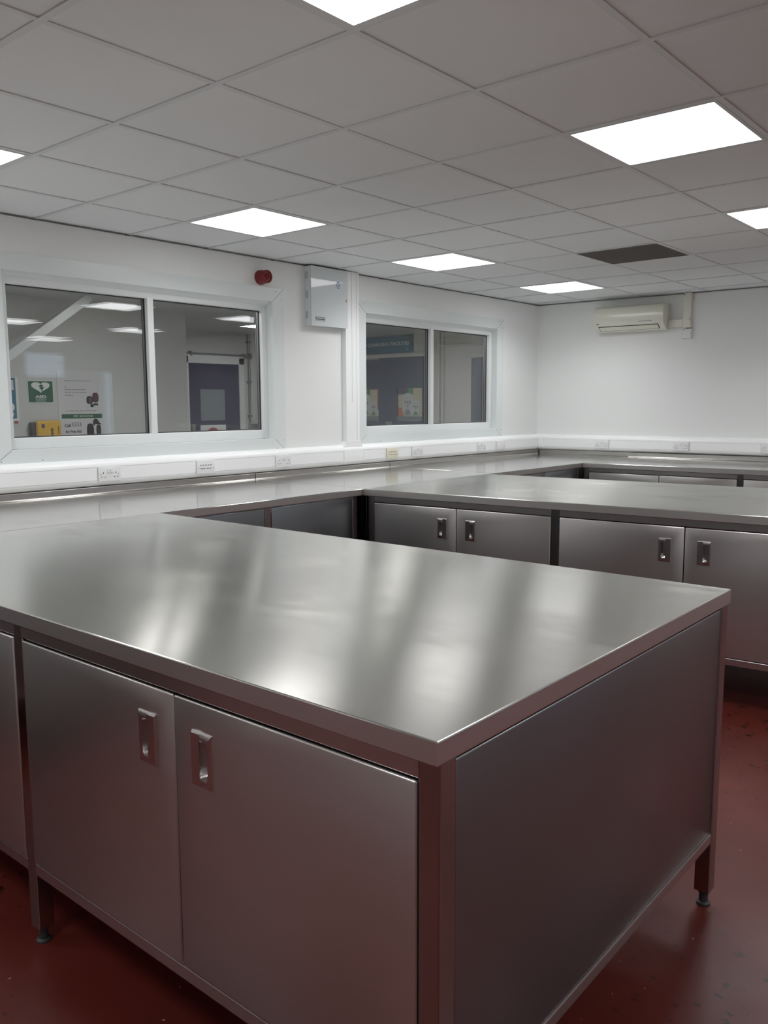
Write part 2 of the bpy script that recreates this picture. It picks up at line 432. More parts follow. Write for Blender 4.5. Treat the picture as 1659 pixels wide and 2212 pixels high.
def window(num, x0, x1, label):
    wn = empty('window_%d' % num, (0, 0, 0)); wn['kind'] = 'structure'; wn['label'] = label
    z0, z1 = WZ; yf = WY+.060; yg = WY+.095
    # flat upvc surround on the wall and the reveal lining
    bm = rect_ring(bmesh.new(), x0-.118, x1+.108, z0-.088, z1+.098, (.118, .108, .088, .098), WY-.005, WY)
    obj('architrave', bm, 'upvc', wn)
    # mitre joints of the surround
    for sx, sz in ((1, 0), (-1, 0), (1, 1), (-1, 1)):
        bm = bmesh.new(); xo = x1 if sx == 1 else x0; zz = z0 if sz == 0 else z1
        wq = .108 if sx == 1 else .118; hq = -.088 if sz == 0 else .098
        p = Vector((xo, 0, zz)); q = Vector((xo+sx*wq, 0, zz+hq)); d = (q-p).normalized(); n = Vector((-d.z, 0, d.x))*.0012
        pts = [(v.x, v.z) for v in (p+n, q+n, q-n, p-n)]
        prism(bm, pts, WY-.0056, WY-.004, 'y'); obj('mitre_joint', bm, 'grey_p', wn)
    bm = bmesh.new()
    zl = 2.194
    prism(bm, [(WY-.004, z1), (yf, zl), (yf, z1+.03), (WY-.004, z1+.03)], x0, x1, 'x')      # sloping head lining
    box(bm, x0, x0+.004, WY-.004, yf, z0, z1); box(bm, x1-.004, x1, WY-.004, yf, z0, z1)
    box(bm, x0, x1, WY-.004, yf, z0-.004, z0+.002)
    obj('reveal', bm, 'upvc', wn)
    # frame with a bevelled bead towards the glass, and the mullion
    fi = (x0+.054, x1-.048, 1.300, 2.155); xm = (x0+x1)/2; hm = .0235
    def member(bm, a, c, za, zb): box(bm, a, c, yf, yf+.075, za, zb, .006, 3)
    bm = bmesh.new()
    member(bm, x0, fi[0], z0, z1); member(bm, fi[1], x1, z0, z1)
    member(bm, fi[0]-.012, fi[1]+.012, z0, fi[2]); member(bm, fi[0]-.012, fi[1]+.012, fi[3], z1)
    member(bm, xm-hm, xm+hm, fi[2]-.012, fi[3]+.012)
    obj('window_frame', bm, 'frame_w', wn, smooth=True)
    for a, c in ((fi[0], xm-hm), (xm+hm, fi[1])):
        g = bmesh.new()
        rect_ring(g, a-.004, c+.004, fi[2]-.004, fi[3]+.004, (.008,)*4, yg-.004, yg+.0005)
        rect_ring(g, a-.004, c+.004, fi[2]-.004, fi[3]+.004, (.008,)*4, yg+.020, yg+.030)
        obj('gasket', g, 'gasket', wn)
        g = rect_ring(bmesh.new(), a-.004, c+.004, fi[2]-.004, fi[3]+.004, (.0095,)*4, yg+.0045, yg+.0195)
        obj('spacer_bar', g, 'spacer', wn)
        for k, (yy, tilt, rol) in enumerate(((yg, .0, .0), (yg+.022, .0025, .0016))):
            p = obj('pane', B(-(c-a)/2-.004, (c-a)/2+.004, 0, .002, -.4315, .4315), 'glass', wn)
            p.location = ((a+c)/2, yy, (fi[2]+fi[3])/2); p.rotation_euler = (tilt, 0, rol)
    # fixing screws of the surround
    bm = bmesh.new()
    for a, c in ((x1+.03, z1+.07), (x1+.085, z1+.015), (x1+.085, z0-.01), (x1+.02, z0-.07), (x0+.18, z0-.06), (x0-.06, z0-.06), (x0-.08, z1+.02), (x0-.02, z1+.07)):
        cyl(bm, (a, WY-.005, c), (a, WY-.0066, c), .004, .003, 10)
    obj('screws', bm, 'grey_p', wn)
    return wn
window(1, *W1, 'wide white internal window on the left, two panes, posters behind')
window(2, *W2, 'white internal window near the far corner, two panes, blue sign behind')

# ------------------------------------------------------------------ corridor seen through the windows
KC = 2.31
struct('floor_corridor', B(0, 8.35, WY+.15, 8.2, -.12, 0), 'concrete')
struct('ceiling_corridor', B(0, 8.35, WY+.15, 8.2, KC, KC+.1), 'dimwall')
struct('wall_corridor', B(0, 4.70, 6.30, 8.0, 0, KC), 'dimwall', 'corridor wall with first aid posters')
struct('wall_corridor_back', B(4.70, 8.35, 7.80, 7.95, 0, KC), 'dimwall')
struct('wall_corridor_end', B(8.0, 8.15, WY+.15, 7.80, 0, KC), 'dimwall2')
struct('wall_corridor_start', B(0, .12, WY+.15, 6.3, 0, KC), 'dimwall')
for x, y, lab in ((1.6, 5.25, 'lit corridor ceiling panel outside the frame near the posters'), (3.6, 5.25, 'lit corridor ceiling panel outside the frame above the posters'),
                  (6.1, 6.72, 'lit corridor ceiling panel glimpsed at the right of the posters window'), (6.4, 5.25, 'lit corridor ceiling panel outside the frame behind the far window')):
    ceiling_light(x, y, KC-.012, lab, 'corridor ceiling panels', 'lamp2', .5)
# diagonal roof brace
t = bmesh.new()
a = Vector((2.80, 5.97, 1.76)); c = Vector((3.56, 5.97, 2.305)); d = (c-a).normalized(); n = Vector((-d.z, 0, d.x))*.032
prism(t, [((a+n).x, (a+n).z), ((c+n).x, (c+n).z), ((c-n).x, (c-n).z), ((a-n).x, (a-n).z)], 5.94, 6.0, 'y', .003)
bx = box(t, 2.74, 2.82, 5.93, 6.01, 0, 1.82)
struct('trim_1', t, 'upvc', 'white diagonal brace behind the left window')

PW = 6.30-.0015   # face of the poster wall
# AED sign
t = tag(empty('safety_sign', (3.305, PW, 1.5885)), 'square green sign with a white heart and lightning bolt', 'sign')
obj('backing', B(-.106, .106, -.003, 0, -.088, .088), 'white_p', t)
obj('green_field', B(-.1, .1, -.0036, -.003, -.082, .082), 'green', t)
hp = []
for k in range(48):
    a = 2*math.pi*k/48
    hp.append((.0047*16*math.sin(a)**3, .0029*(13*math.cos(a)-5*math.cos(2*a)-2*math.cos(3*a)-math.cos(4*a))+.039))
obj('heart', prism(bmesh.new(), hp, -.0042, -.0036, 'y'), 'white_p', t)
bolt = [(-.004, .052), (.022, .050), (.014, .028), (.03, .026), (.004, -.026), (.006, .004), (-.012, .006), (.0, .026), (-.016, .028)]
bolt = [(p, (q+.026)*.75-.003) for p, q in bolt]
obj('bolt', prism(bmesh.new(), bolt, -.0048, -.0042, 'y'), 'green', t)
text('lettering', 'AED', .030, 'white_p', t, (0, -.0038, -.049), FACE_Y, 'CENTER', width_to=.09, bold=.0012)
text('lettering', 'Emergency', .013, 'white_p', t, (0, -.0038, -.0635), FACE_Y, 'CENTER', width_to=.085)
text('lettering', 'Defibrillator', .013, 'white_p', t, (0, -.0038, -.0755), FACE_Y, 'CENTER', width_to=.085)
# teal sign mostly hidden by the window frame
t = tag(empty('first_aid_sign', (3.02, PW, 1.53)), 'tall green sign cut off by the left frame of the larger window', 'sign')
obj('board', B(-.16, .105, -.003, 0, -.165, .165), 'white_p', t)
obj('green_field', B(-.15, .085, -.0036, -.003, -.145, .160), 'teal', t)
obj('white_panel', B(-.05, .07, -.0042, -.0036, .07, .145), 'white_p', t)
obj('emblem', cyl(bmesh.new(), (.035, -.0042, -.06), (.035, -.0036, -.06), .036), 'white_p', t)
obj('emblem', cyl(bmesh.new(), (.035, -.0042, -.113), (.035, -.0036, -.113), .028), 'white_p', t)
bm = bmesh.new(); box(bm, .028, .042, -.0046, -.0042, -.128, -.098); box(bm, .02, .05, -.00455, -.0042, -.119, -.107)
obj('cross', bm, 'teal', t); obj('emblem', B(.02, .05, -.0046, -.0042, -.075, -.05), 'teal', t)
tag(obj('sticker', B(3.085, 3.112, PW-.001, PW, 1.345, 1.372), 'red_p'), 'small dull red square sticker under the green sign cut off by the frame', 'sticker')
# yellow defibrillator case
t = tag(empty('defibrillator_case', (3.345, PW, 1.16)), 'yellow case with a black back hanging below the heart sign', 'case')
obj('case_back', B(-.155, .06, -.05, 0, -.18, .195, .014, 3), 'black_p', t, smooth=True)
obj('front_cover', B(-.122, .080, -.075, -.040, -.19, .208, .017, 4), 'yellow', t, smooth=True)
obj('badge', B(-.086, -.061, -.0765, -.075, .150, .180), 'violet_p', t)
bm = bmesh.new()
for k in range(9): box(bm, -.012, .008, -.0765, -.075, .04+k*.012, .049+k*.012)
obj('print', bm, 'black_p', t)
obj('print', B(.050, .056, -.0765, -.075, .10, .16), 'black_p', t); obj('print', B(.052, .055, -.0765, -.075, -.05, .09), 'black_p', t)
# first aid notice
t = tag(empty('notice_board', (3.655, PW, 1.38)), 'white first aid notice with a green band reading FIRST AID STATION', 'notice')
obj('board', B(-.21, .19, -.002, 0, -.30, .38), 'paper', t)
obj('green_band', B(-.185, .172, -.0028, -.002, -.002, .033), 'green', t)
text('lettering', 'FIRST AID STATION', .026, 'white_p', t, (-.085, -.003, .007), FACE_Y, width_to=.17)
text('lettering', 'Call', .034, 'black_p', t, (-.165, -.003, -.070), FACE_Y, bold=.0008)
text('lettering', '3333', .046, 'purple', t, (-.108, -.003, -.066), FACE_Y, width_to=.085)
text('lettering', 'for First Aid', .034, 'black_p', t, (-.158, -.003, -.118), FACE_Y, width_to=.135, bold=.0006)
for z, L in ((.295, .23), (.245, .02), (.225, .18), (.203, .19), (.18, .07), (.055, .27)):
    x = -.15; bm = bmesh.new()
    while x < -.15+L:
        q = random.uniform(.012, .03); box(bm, x, min(x+q, -.15+L), -.0026, -.002, z, z+.006); x += q+.006
    obj('small_print', bm, 'grey_p', t)
def blob(x, z, rx, rz, m, n=14, p=3.0, y=.0032):
    pts = []
    for k in range(28):
        a = 2*math.pi*k/28; ca, sa = math.cos(a), math.sin(a)
        pts.append((x+rx*math.copysign(abs(ca)**(2/p), ca), z+rz*math.copysign(abs(sa)**(2/p), sa)))
    obj('picture', prism(bmesh.new(), pts, -y, -.002, 'y'), m, t)
blob(.065, .145, .028, .032, 'black_p'); blob(.070, .145, .015, .024, 'purple', y=.0036); blob(.118, .165, .028, .040, 'plum', y=.0034)
blob(.085, .100, .016, .012, 'black_p'); blob(.120, .110, .020, .009, 'black_p')
blob(.060, -.13, .032, .085, 'black_p', p=3.4); blob(.135, -.10, .022, .045, 'black_p', p=3)
pts = [(.085, -.05), (.088, -.02), (.105, -.004), (.125, -.01), (.14, -.035), (.165, -.055), (.13, -.052), (.105, -.05), (.095, -.065)]
obj('picture', prism(bmesh.new(), pts, -.0032, -.002, 'y'), 'black_p', t)

# blue door in the back wall of the corridor hall
dr = empty('door_1', (6.18, 7.80, 0)); dr['kind'] = 'structure'; dr['label'] = 'navy door in the corridor behind the larger window'
bm = bmesh.new(); box(bm, -.44, -.36, -.03, 0, 0, 2.03, .004); box(bm, .365, .445, -.03, 0, 0, 2.03, .004); box(bm, -.44, .445, -.03, 0, 1.95, 2.045, .004)
obj('door_frame', bm, 'upvc', dr)
obj('door_leaf', B(-.358, .362, -.02, 0, .01, 1.945), 'blue', dr)
obj('vision_panel', B(-.205, .142, -.024, -.018, 1.305, 1.658), 'greyplate', dr)
obj('notice', B(-.215, .15, -.0225, -.019, 1.0, 1.252), 'white_p', dr)
obj('prohibition_disc', cyl(bmesh.new(), (-.04, -.024, 1.13), (-.04, -.0225, 1.13), .095), 'red_p', dr)
obj('handle_plate', B(-.345, -.30, -.045, -.018, 1.0, 1.27, .003), 'galv', dr)
# conduit on the corridor wall
t = tag(empty('conduit', (0, 7.797, 0)), 'grey metal conduit around the navy door with a round junction box', 'conduit')
bm = bmesh.new(); cyl(bm, (5.2, -.02, 2.055), (6.70, -.02, 2.055), .0125, n=12); cyl(bm, (6.705, -.02, 1.27), (6.705, -.02, KC), .0125, n=12)
obj('pipe', bm, 'galv', t, smooth=True)
bm = bmesh.new(); cyl(bm, (6.705, -.045, 2.055), (6.705, 0, 2.055), .036, n=20); obj('junction_box', bm, 'galv', t, smooth=True)
for x in (5.86, 6.62): obj('saddle', B(x-.012, x+.012, -.036, 0, 2.03, 2.08), 'greyplate', t)
for z in (2.22, 1.35, 1.75): obj('saddle', B(6.68, 6.73, -.036, 0, z-.01, z+.01), 'greyplate', t)
tag(obj('switch_box', B(6.69, 6.87, 7.74, 7.80, 1.10, 1.255, .004), 'galv'), 'grey metal box at the foot of the corridor conduit', 'switch box')

# far end of the corridor: pair of blue doors with vision panels, sign above
EX = 8.0
dr = empty('door_2', (EX, 0, 0)); dr['kind'] = 'structure'; dr['label'] = 'blue double door behind the far window'
bm = bmesh.new(); box(bm, -.03, 0, 6.05, 6.11, 0, 2.09, .004); box(bm, -.03, 0, 7.62, 7.68, 0, 2.09, .004); box(bm, -.035, 0, 6.05, 7.68, 2.045, 2.09, .004)
obj('door_frame', bm, 'dimwall2', dr)
def leaf_with_hole(y0, y1, z0, z1, hy0, hy1, hz0, hz1, xf, xb):
    bm = bmesh.new()
    for a, c, d, e in ((y0, y1, z0, hz0), (y0, y1, hz1, z1), (y0, hy0, hz0, hz1), (hy1, y1, hz0, hz1)):
        box(bm, xf, xb, a, c, d, e)
    return bm
obj('door_leaf', leaf_with_hole(6.112, 6.822, .01, 2.040, 6.155, 6.54, 1.28, 1.675, -.022, -.004), 'blue2', dr)
obj('door_leaf', leaf_with_hole(6.828, 7.62, .01, 2.030, 6.84, 7.21, 1.275, 1.665, -.016, -.002), 'blue2', dr)
obj('push_plate', B(-.024, -.02, 6.62, 6.72, 1.19, 1.27), 'greyplate', dr)
for k, (y0, y1) in enumerate(((6.155, 6.54), (6.84, 7.21))):
    obj('vision_panel', B(-.0025, -.0012, y0-.01, y1+.01, 1.27, 1.68), 'beige_p', dr)
    bm = B(-.0035, -.0025, y0+.23, y1, 1.60, 1.68); obj('poster_print', bm, 'violet_p', dr)
    obj('poster_print', B(-.0035, -.0025, y0+.15, y0+.235, 1.40, 1.68), 'green_p', dr)
    obj('poster_print', B(-.0035, -.0025, y0, y0+.03, 1.42, 1.68), 'red_p' if k else 'beige_p', dr)
    obj('poster_print', B(-.0035, -.0025, y0+.30, y1, 1.30, 1.44), 'orange_p', dr)
    obj('shelf', B(-.018, -.003, y0, y1, 1.275, 1.335), 'greyplate', dr)
    obj('pane', B(-.0245, -.0225, y0-.004, y1+.004, 1.27, 1.68), 'glass', dr)
def dispenser(y, z, w, h, label, dark, depth=.014):
    t = tag(empty('hand_dispenser', (EX-.004, y, z)), label, 'dispenser', 'white hand dispensers behind the blue doors')
    pts = []
    for k in range(17):
        a = math.pi*k/16; pts.append((w/2*math.cos(a), h-.35*w+.35*w*math.sin(a)))
    pts += [(-w/2, .25*h), (-.34*w, 0), (.34*w, 0), (w/2, .25*h)]
    obj('body', prism(bmesh.new(), pts, -depth, 0, 'x', .0015), 'white_p', t, smooth=True)
    pts = [(.26*w*math.cos(math.pi*k/12), .03*h+.26*h*math.sin(math.pi*k/12)) for k in range(13)]
    obj('nozzle', prism(bmesh.new(), pts, -depth-.002, -depth, 'x'), dark, t)
    for q in (-.2, 0, .2):
        obj('pictogram', B(-depth-.001, -depth, q*w-.06*w, q*w+.06*w, .52*h, .66*h), 'grey_p', t)
        obj('lettering_mark', B(-depth-.001, -depth, q*w-.04*w, q*w+.04*w, .76*h, .80*h), 'grey_p', t)
    obj('arrow', prism(bmesh.new(), [(-.12*w, .46*h), (.12*w, .46*h), (0, .37*h)], -depth-.001, -depth, 'x'), 'grey_p', t)
    return t
dispenser(6.375, 1.345, .17, .27, 'large white hand dispenser seen through the right-hand blue door panel', 'grey_p')
dispenser(6.255, 1.345, .12, .185, 'small white hand dispenser seen through the right-hand blue door panel', 'green_p', .010)
dispenser(7.06, 1.34, .17, .27, 'large white hand dispenser seen through the left-hand blue door panel', 'grey_p', .010)
dispenser(6.925, 1.34, .11, .185, 'small white hand dispenser seen through the left-hand blue door panel', 'green_p', .008)
t = tag(empty('direction_sign', (EX, 6.30, 2.10)), 'teal sign above the blue doors with white lettering', 'sign')
obj('board', B(-.02, 0, 0, 1.3, 0, .205, .002), 'teal', t)
text('lettering', 'TO CHANGING FACILITIES', .058, 'white_p', t, (-.0205, .045, .090), FACE_X, 'RIGHT', width_to=.775, bold=.0013)
obj('fixing', cyl(bmesh.new(), (-.022, .075, .035), (-.02, .075, .035), .008, n=12), 'white_p', t)
dr = empty('door_3', (EX, 0, 0)); dr['kind'] = 'structure'; dr['label'] = 'blue door at the right edge of the far window'
bm = bmesh.new(); box(bm, -.02, 0, 5.455, 5.53, 0, 2.02, .003); box(bm, -.02, 0, WY+.16, 5.53, 2.0, 2.05, .003)
obj('door_frame', bm, 'dimwall2', dr); obj('door_leaf', B(-.012, 0, WY+.16, 5.455, .01, 2.0), 'blue2', dr)
bm = bmesh.new(); box(bm, -.03, 0, WY+.16, 6.05, 2.14, 2.16, .003); struct('trim_2', bm, 'dimwall2', loc=(EX, 0, 0))
bm = bmesh.new(); cyl(bm, (EX-.025, 5.91, 0), (EX-.025, 5.91, KC), .018, n=14); cyl(bm, (EX-.025, 5.85, 0), (EX-.025, 5.85, KC), .012, n=14)
tag(obj('wall_pipes', bm, 'dimwall2', smooth=True), 'pair of pale vertical pipes behind the far window', 'pipes')

# ------------------------------------------------------------------ dado trunking
ZT = .999
PROF = [(0, ZT), (-.034, ZT), (-.048, ZT+.008), (-.056, ZT+.022), (-.058, 1.0325), (-.0535, 1.0325), (-.0535, 1.1135), (-.058, 1.1135),
        (-.057, 1.122), (-.052, 1.136), (-.042, 1.147), (-.028, 1.154), (-.010, 1.158), (0, 1.159)]
def trunk_body(bm, a, c):
    prism(bm, PROF, a, c, 'x')
    return bm
def trunk_run(label, runs, loc, rz, a, c, ends=()):
    """profile extruded along local x; y = 0 is the wall face; covers between the outlets."""
    t = tag(empty('dado_trunking', loc, rz), label, 'cable trunking', 'white dado trunking around the walls')
    obj('body', trunk_body(bmesh.new(), a, c), 'plastic', t, smooth=True)
    for r0, r1 in runs: obj('cover', B(r0, r1, -.0575, -.053, 1.0345, 1.1115, .0008), 'plastic', t)
    for e0, e1 in ends:
        bm = bmesh.new(); prism(bm, [(p[0]*1.03, p[1]+(.001 if p[1] > 1.07 else -.0005)) for p in PROF if not (-.0536 < p[0] < -.053)], e0, e1, 'x')
        obj('end_piece', bm, 'plastic', t, smooth=True)
    return t
def covers(a, c, outs):
    r = []; p = a
    for o0, o1 in outs: r.append((p, o0)); p = o1
    r.append((p, c)); return r
so = ((2.717, 2.871), (3.441, 3.591), (4.152, 4.302))
trunk_run('white trunking below the larger window, holding three outlets', covers(-3.9, 4.885, so), (0, WY-.001, 0), 0, -3.995, 4.888)
ro = ((5.408, 5.560), (5.752, 5.910), (6.770, 6.912), (7.106, 7.258))
trunk_run('white trunking below the far window, holding four outlets', covers(5.125, 7.90, ro), (0, WY, 0), 0, 5.12, 7.93)
fo = ((.70, .85), (1.503, 1.653), (2.299, 2.449))
t = trunk_run('white trunking along the wall below the air conditioner', covers(.12, 6.5, fo), (CX, WY, 0), AW-H2, .0, 6.5, ((.0, .112),))
# vertical trunking with its T-piece
t = tag(empty('vertical_trunking', (0, WY, 0)), 'white vertical trunking from ceiling to dado beside the wall cabinet', 'cable trunking')
obj('body', B(4.936, 5.095, -.045, 0, 1.175, CEIL-.001, .003), 'plastic', t)
bm = bmesh.new(); box(bm, 5.005, 5.0065, -.0458, -.045, 1.5, 2.515); box(bm, 5.06, 5.0612, -.0458, -.045, 1.18, 2.515)
obj('cover_line', bm, 'grey_p', t)
bm = bmesh.new()
prism(bm, [(p[0]*1.04, p[1]) for p in PROF if not (-.0536 < p[0] < -.053)], 4.888, 5.12, 'x')
prism(bm, [(4.892, 1.140), (5.122, 1.140), (5.110, 1.165), (5.103, 1.19), (4.928, 1.19), (4.918, 1.165)], -.05, 0, 'y')
obj('tee_piece', bm, 'plastic', t, smooth=True)

# ------------------------------------------------------------------ outlets
def plate(bm, w=.147, h=.088, d=.011): return box(bm, -w/2, w/2, -d, 0, -h/2, h/2, .003, 3)
def double_socket(label, loc, rz=0., flap=False):
    t = tag(empty('double_socket', loc, rz), label, 'socket', 'electrical outlets on the dado trunking')
    obj('faceplate', plate(bmesh.new()), 'socket', t, smooth=True)
    for sx in (-.043, .043):
        bm = bmesh.new()
        box(bm, sx-.0022, sx+.0022, -.0116, -.0108, .004, .013); box(bm, sx-.0145, sx-.0075, -.0116, -.0108, -.0185, -.0143); box(bm, sx+.0075, sx+.0145, -.0116, -.0108, -.0185, -.0143)
        obj('pin_holes', bm, 'dark', t)
        obj('screw', cyl(bmesh.new(), (sx*1.4, -.0122, 0.0), (sx*1.4, -.0108, 0.0), .003, n=10), 'grey_p', t)
    for sx in (-.0105, .0105): obj('switch', B(sx-.0065, sx+.0065, -.017, -.0105, .010, .032, .0015), 'white_p', t)
    return t
def data_plate(label, loc, rz=0., m='socket', blank=False):
    t = tag(empty('outlet_plate', loc, rz), label, 'outlet plate', 'electrical outlets on the dado trunking')
    obj('faceplate', plate(bmesh.new()), m, t, smooth=True)
    if not blank:
        bm = bmesh.new()
        for q in (-.042, -.021, .0, .021, .042):
            box(bm, q-.006, q+.006, -.0116, -.0108, .009, .016)
        obj('upper_ports', bm, 'grey_p', t); bm = bmesh.new()
        for q in (-.036, -.014, .014, .036): box(bm, q-.008, q+.008, -.0116, -.0108, -.012, -.008)
        obj('lower_ports', bm, 'dark', t)
    bm = bmesh.new()
    for sx in (-.062, .062): cyl(bm, (sx, -.0124, -.006), (sx, -.0108, -.006), .0028, n=10)
    obj('screws', bm, 'grey_p', t)
    return t
zs = 1.0685; yp = WY-.0575
double_socket('white double socket at far left below the larger window, both switches sharp', (2.794, yp, zs))
data_plate('white multi-port outlet plate below the middle of the larger window', (3.516, yp, zs))
double_socket('white double socket nearest to the left of the vertical trunking', (4.227, yp, zs))
data_plate('cream multi-port outlet plate just right of the vertical trunking', (5.484, yp, zs), m='cream')
double_socket('white double socket beside the cream outlet plate', (5.831, yp, zs))
double_socket('white double socket below the right pane of the far window', (6.841, yp, zs))
data_plate('white blank outlet plate nearest the corner below the far window', (7.182, yp, zs), blank=True)
dv = Vector((math.sin(AW), -math.cos(AW), 0)); nv = Vector((math.cos(AW), math.sin(AW), 0)); K0 = Vector((CX, WY, 0))
def onfar(s, z, off=.0575):
    p = K0 + dv*s - nv*off; return (p.x, p.y, z)
double_socket('white double socket on the air conditioner wall, nearest the corner', onfar(.775, zs), AW-H2)
double_socket('white double socket on the air conditioner wall, below the fused spur', onfar(1.578, zs), AW-H2)
double_socket('white double socket on the air conditioner wall, cut by the right edge', onfar(2.374, zs), AW-H2)

# ------------------------------------------------------------------ wall cabinet (power supply)
t = tag(empty('wall_cabinet', (4.534, WY, 2.073)), 'white metal wall cabinet under the ceiling between the two windows', 'cabinet')
obj('body', B(0, .398, -.064, 0, 0, .434, .002), 'box', t)
obj('door', B(-.001, .400, -.069, -.0652, -.002, .435, .0015), 'box', t)
for z in (.05, .20, .34):
    bm = bmesh.new()
    for yy in (-.030, -.015): box(bm, -.0008, .0006, yy-.003, yy+.003, z, z+.055)
    obj('vent_slots', bm, 'spacer', t)
bm = bmesh.new(); box(bm, -.0004, .001, -.0652, -.064, 0, .434)
obj('door_gap', bm, 'dark', t)
def ring_sector(bm, cx_, cz, r0, r1, a0, a1, y0, y1, n=20):
    o_ = [(cx_+r1*math.cos(math.radians(a0+(a1-a0)*k/n)), cz+r1*math.sin(math.radians(a0+(a1-a0)*k/n))) for k in range(n+1)]
    i_ = [(cx_+r0*math.cos(math.radians(a1+(a0-a1)*k/n)), cz+r0*math.sin(math.radians(a1+(a0-a1)*k/n))) for k in range(n+1)]
    for k in range(n): prism(bm, [o_[k], o_[k+1], i_[n-k-1], i_[n-k]], y0, y1, 'y')
bm = bmesh.new(); ring_sector(bm, .300, .318, .019, .026, 75, 285, -.0694, -.069); ring_sector(bm, .312, .318, .012, .017, 85, 275, -.0694, -.069); box(bm, .290, .318, -.0694, -.069, .3155, .3205)
obj('emblem', bm, 'logo', t)
bm = bmesh.new(); ring_sector(bm, .056, .054, .008, .013, 70, 290, -.0694, -.069, 14); box(bm, .048, .064, -.0694, -.069, .052, .056); box(bm, .064, .146, -.0694, -.069, .044, .050)
obj('logo_mark', bm, 'black_p', t)
text('lettering', 'ELMDENE', .020, 'black_p', t, (.066, -.0692, .0535), FACE_Y, width_to=.08)
text('lettering', 'INTERNATIONAL', .011, 'grey_p', t, (.046, -.0692, .033), FACE_Y, width_to=.1)
bm = bmesh.new(); prism(bm, [(.378, .200), (.390, .200), (.388, .213), (.384, .216), (.380, .213)], -.0696, -.069, 'y'); cyl(bm, (.384, -.0696, .224), (.384, -.069, .224), .0022, n=8)
obj('lock_label', bm, 'olive', t)

# fire alarm sounder
t = tag(empty('alarm_sounder', (4.093, WY, 2.376)), 'round red fire alarm sounder above the larger window', 'alarm')
obj('base', lathe(bmesh.new(), [(0, 0), (.050, 0), (.050, .028), (.048, .032), (.0465, .034)], (0, 0, 0), (0, -1, 0)), 'red', t, smooth=True)
obj('horn', lathe(bmesh.new(), [(.0465, .034), (.0465, .044), (.043, .046), (.043, .052), (.046, .054), (.046, .078), (.0435, .084), (.034, .086), (.031, .079), (.022, .079), (.018, .086), (.010, .088), (.006, .080), (0, .080)], (0, 0, 0), (0, -1, 0)), 'red', t, smooth=True)

# ------------------------------------------------------------------ air conditioner and its ducting (local: x along the far wall from the corner, y=0 wall)
t = tag(empty('air_conditioner', (CX, WY, 0), AW-H2), 'ivory wall-mounted air conditioner near the ceiling of the far wall', 'air conditioner')
ap = [(0, 2.432), (-.10, 2.430), (-.150, 2.418), (-.172, 2.398), (-.182, 2.36), (-.184, 2.30), (-.180, 2.255), (-.174, 2.240), (-.085, 2.186), (-.02, 2.180), (0, 2.182)]
obj('body', prism(bmesh.new(), ap, .706, 1.392, 'x'), 'ac', t, smooth=True)
for a, c in ((.700, .708), (1.390, 1.398)): obj('end_cap', prism(bmesh.new(), [(p[0]*.985, (p[1]-2.305)*.985+2.305) for p in ap], a, c, 'x', .002), 'ac', t, smooth=True)
def along(d0, d1, off, th, x0, x1, bm):
    """plate on the sloping underside between profile points, pushed out by off."""
    a = Vector((-.174, 2.240)); c = Vector((-.085, 2.186)); d = (c-a).normalized(); n = Vector((-d.y, d.x))
    if n.y > 0: n = -n
    p = [a+d*d0+n*off, a+d*d1+n*off, a+d*d1+n*(off+th), a+d*d0+n*(off+th)]
    prism(bm, [(q.x, q.y) for q in p], x0, x1, 'x')
bm = bmesh.new(); along(.012, .088, .0005, .001, .745, 1.345, bm); obj('outlet_slot', bm, 'dark', t)
bm = bmesh.new(); along(.020, .080, .002, .003, .752, 1.338, bm); obj('louvre', bm, 'ac', t)
obj('display_strip', B(1.16, 1.29, -.1845, -.181, 2.262, 2.268), 'grey_p', t)
obj('badge', B(.728, .76, -.1812, -.176, 2.256, 2.262), 'black_p', t)
t = tag(empty('air_conditioner_ducting', (CX, WY, 0), AW-H2), 'white L-shaped duct to the right of the air conditioner', 'duct')
obj('vertical_duct', B(1.540, 1.612, -.05, 0, 2.19, CEIL-.001, .003), 'ac', t)
obj('horizontal_duct', B(1.399, 1.539, -.048, 0, 2.20, 2.272, .003), 'ac', t)
bm = bmesh.new()
for a, c in ((1.548, 2.498), (1.606, 2.27)): cyl(bm, (a, -.052, c), (a, -.0495, c), .005, n=10)
obj('screws', bm, 'dark', t)
t = tag(empty('fused_spur', (CX, WY, 0), AW-H2), 'small white switched outlet under the duct beside the air conditioner', 'switch')
obj('back_box', B(1.528, 1.616, -.032, 0, 2.092, 2.180, .003), 'socket', t)
obj('faceplate', B(1.527, 1.617, -.042, -.0325, 2.091, 2.181, .003), 'socket', t)
bm = bmesh.new(); cyl(bm, (1.552, -.044, 2.17), (1.552, -.041, 2.17), .005, n=10); cyl(bm, (1.535, -.0435, 2.136), (1.535, -.0415, 2.136), .003, n=8); cyl(bm, (1.609, -.0435, 2.136), (1.609, -.0415, 2.136), .003, n=8)
obj('screws', bm, 'dark', t)
obj('rocker', B(1.566, 1.578, -.047, -.0425, 2.125, 2.147, .001), 'socket', t)
obj('cable', lathe(bmesh.new(), [(0, 0), (.006, 0), (.006, .02), (0, .02)], (1.575, -.02, 2.178), (0, 0, 1), 12), 'dark', t)

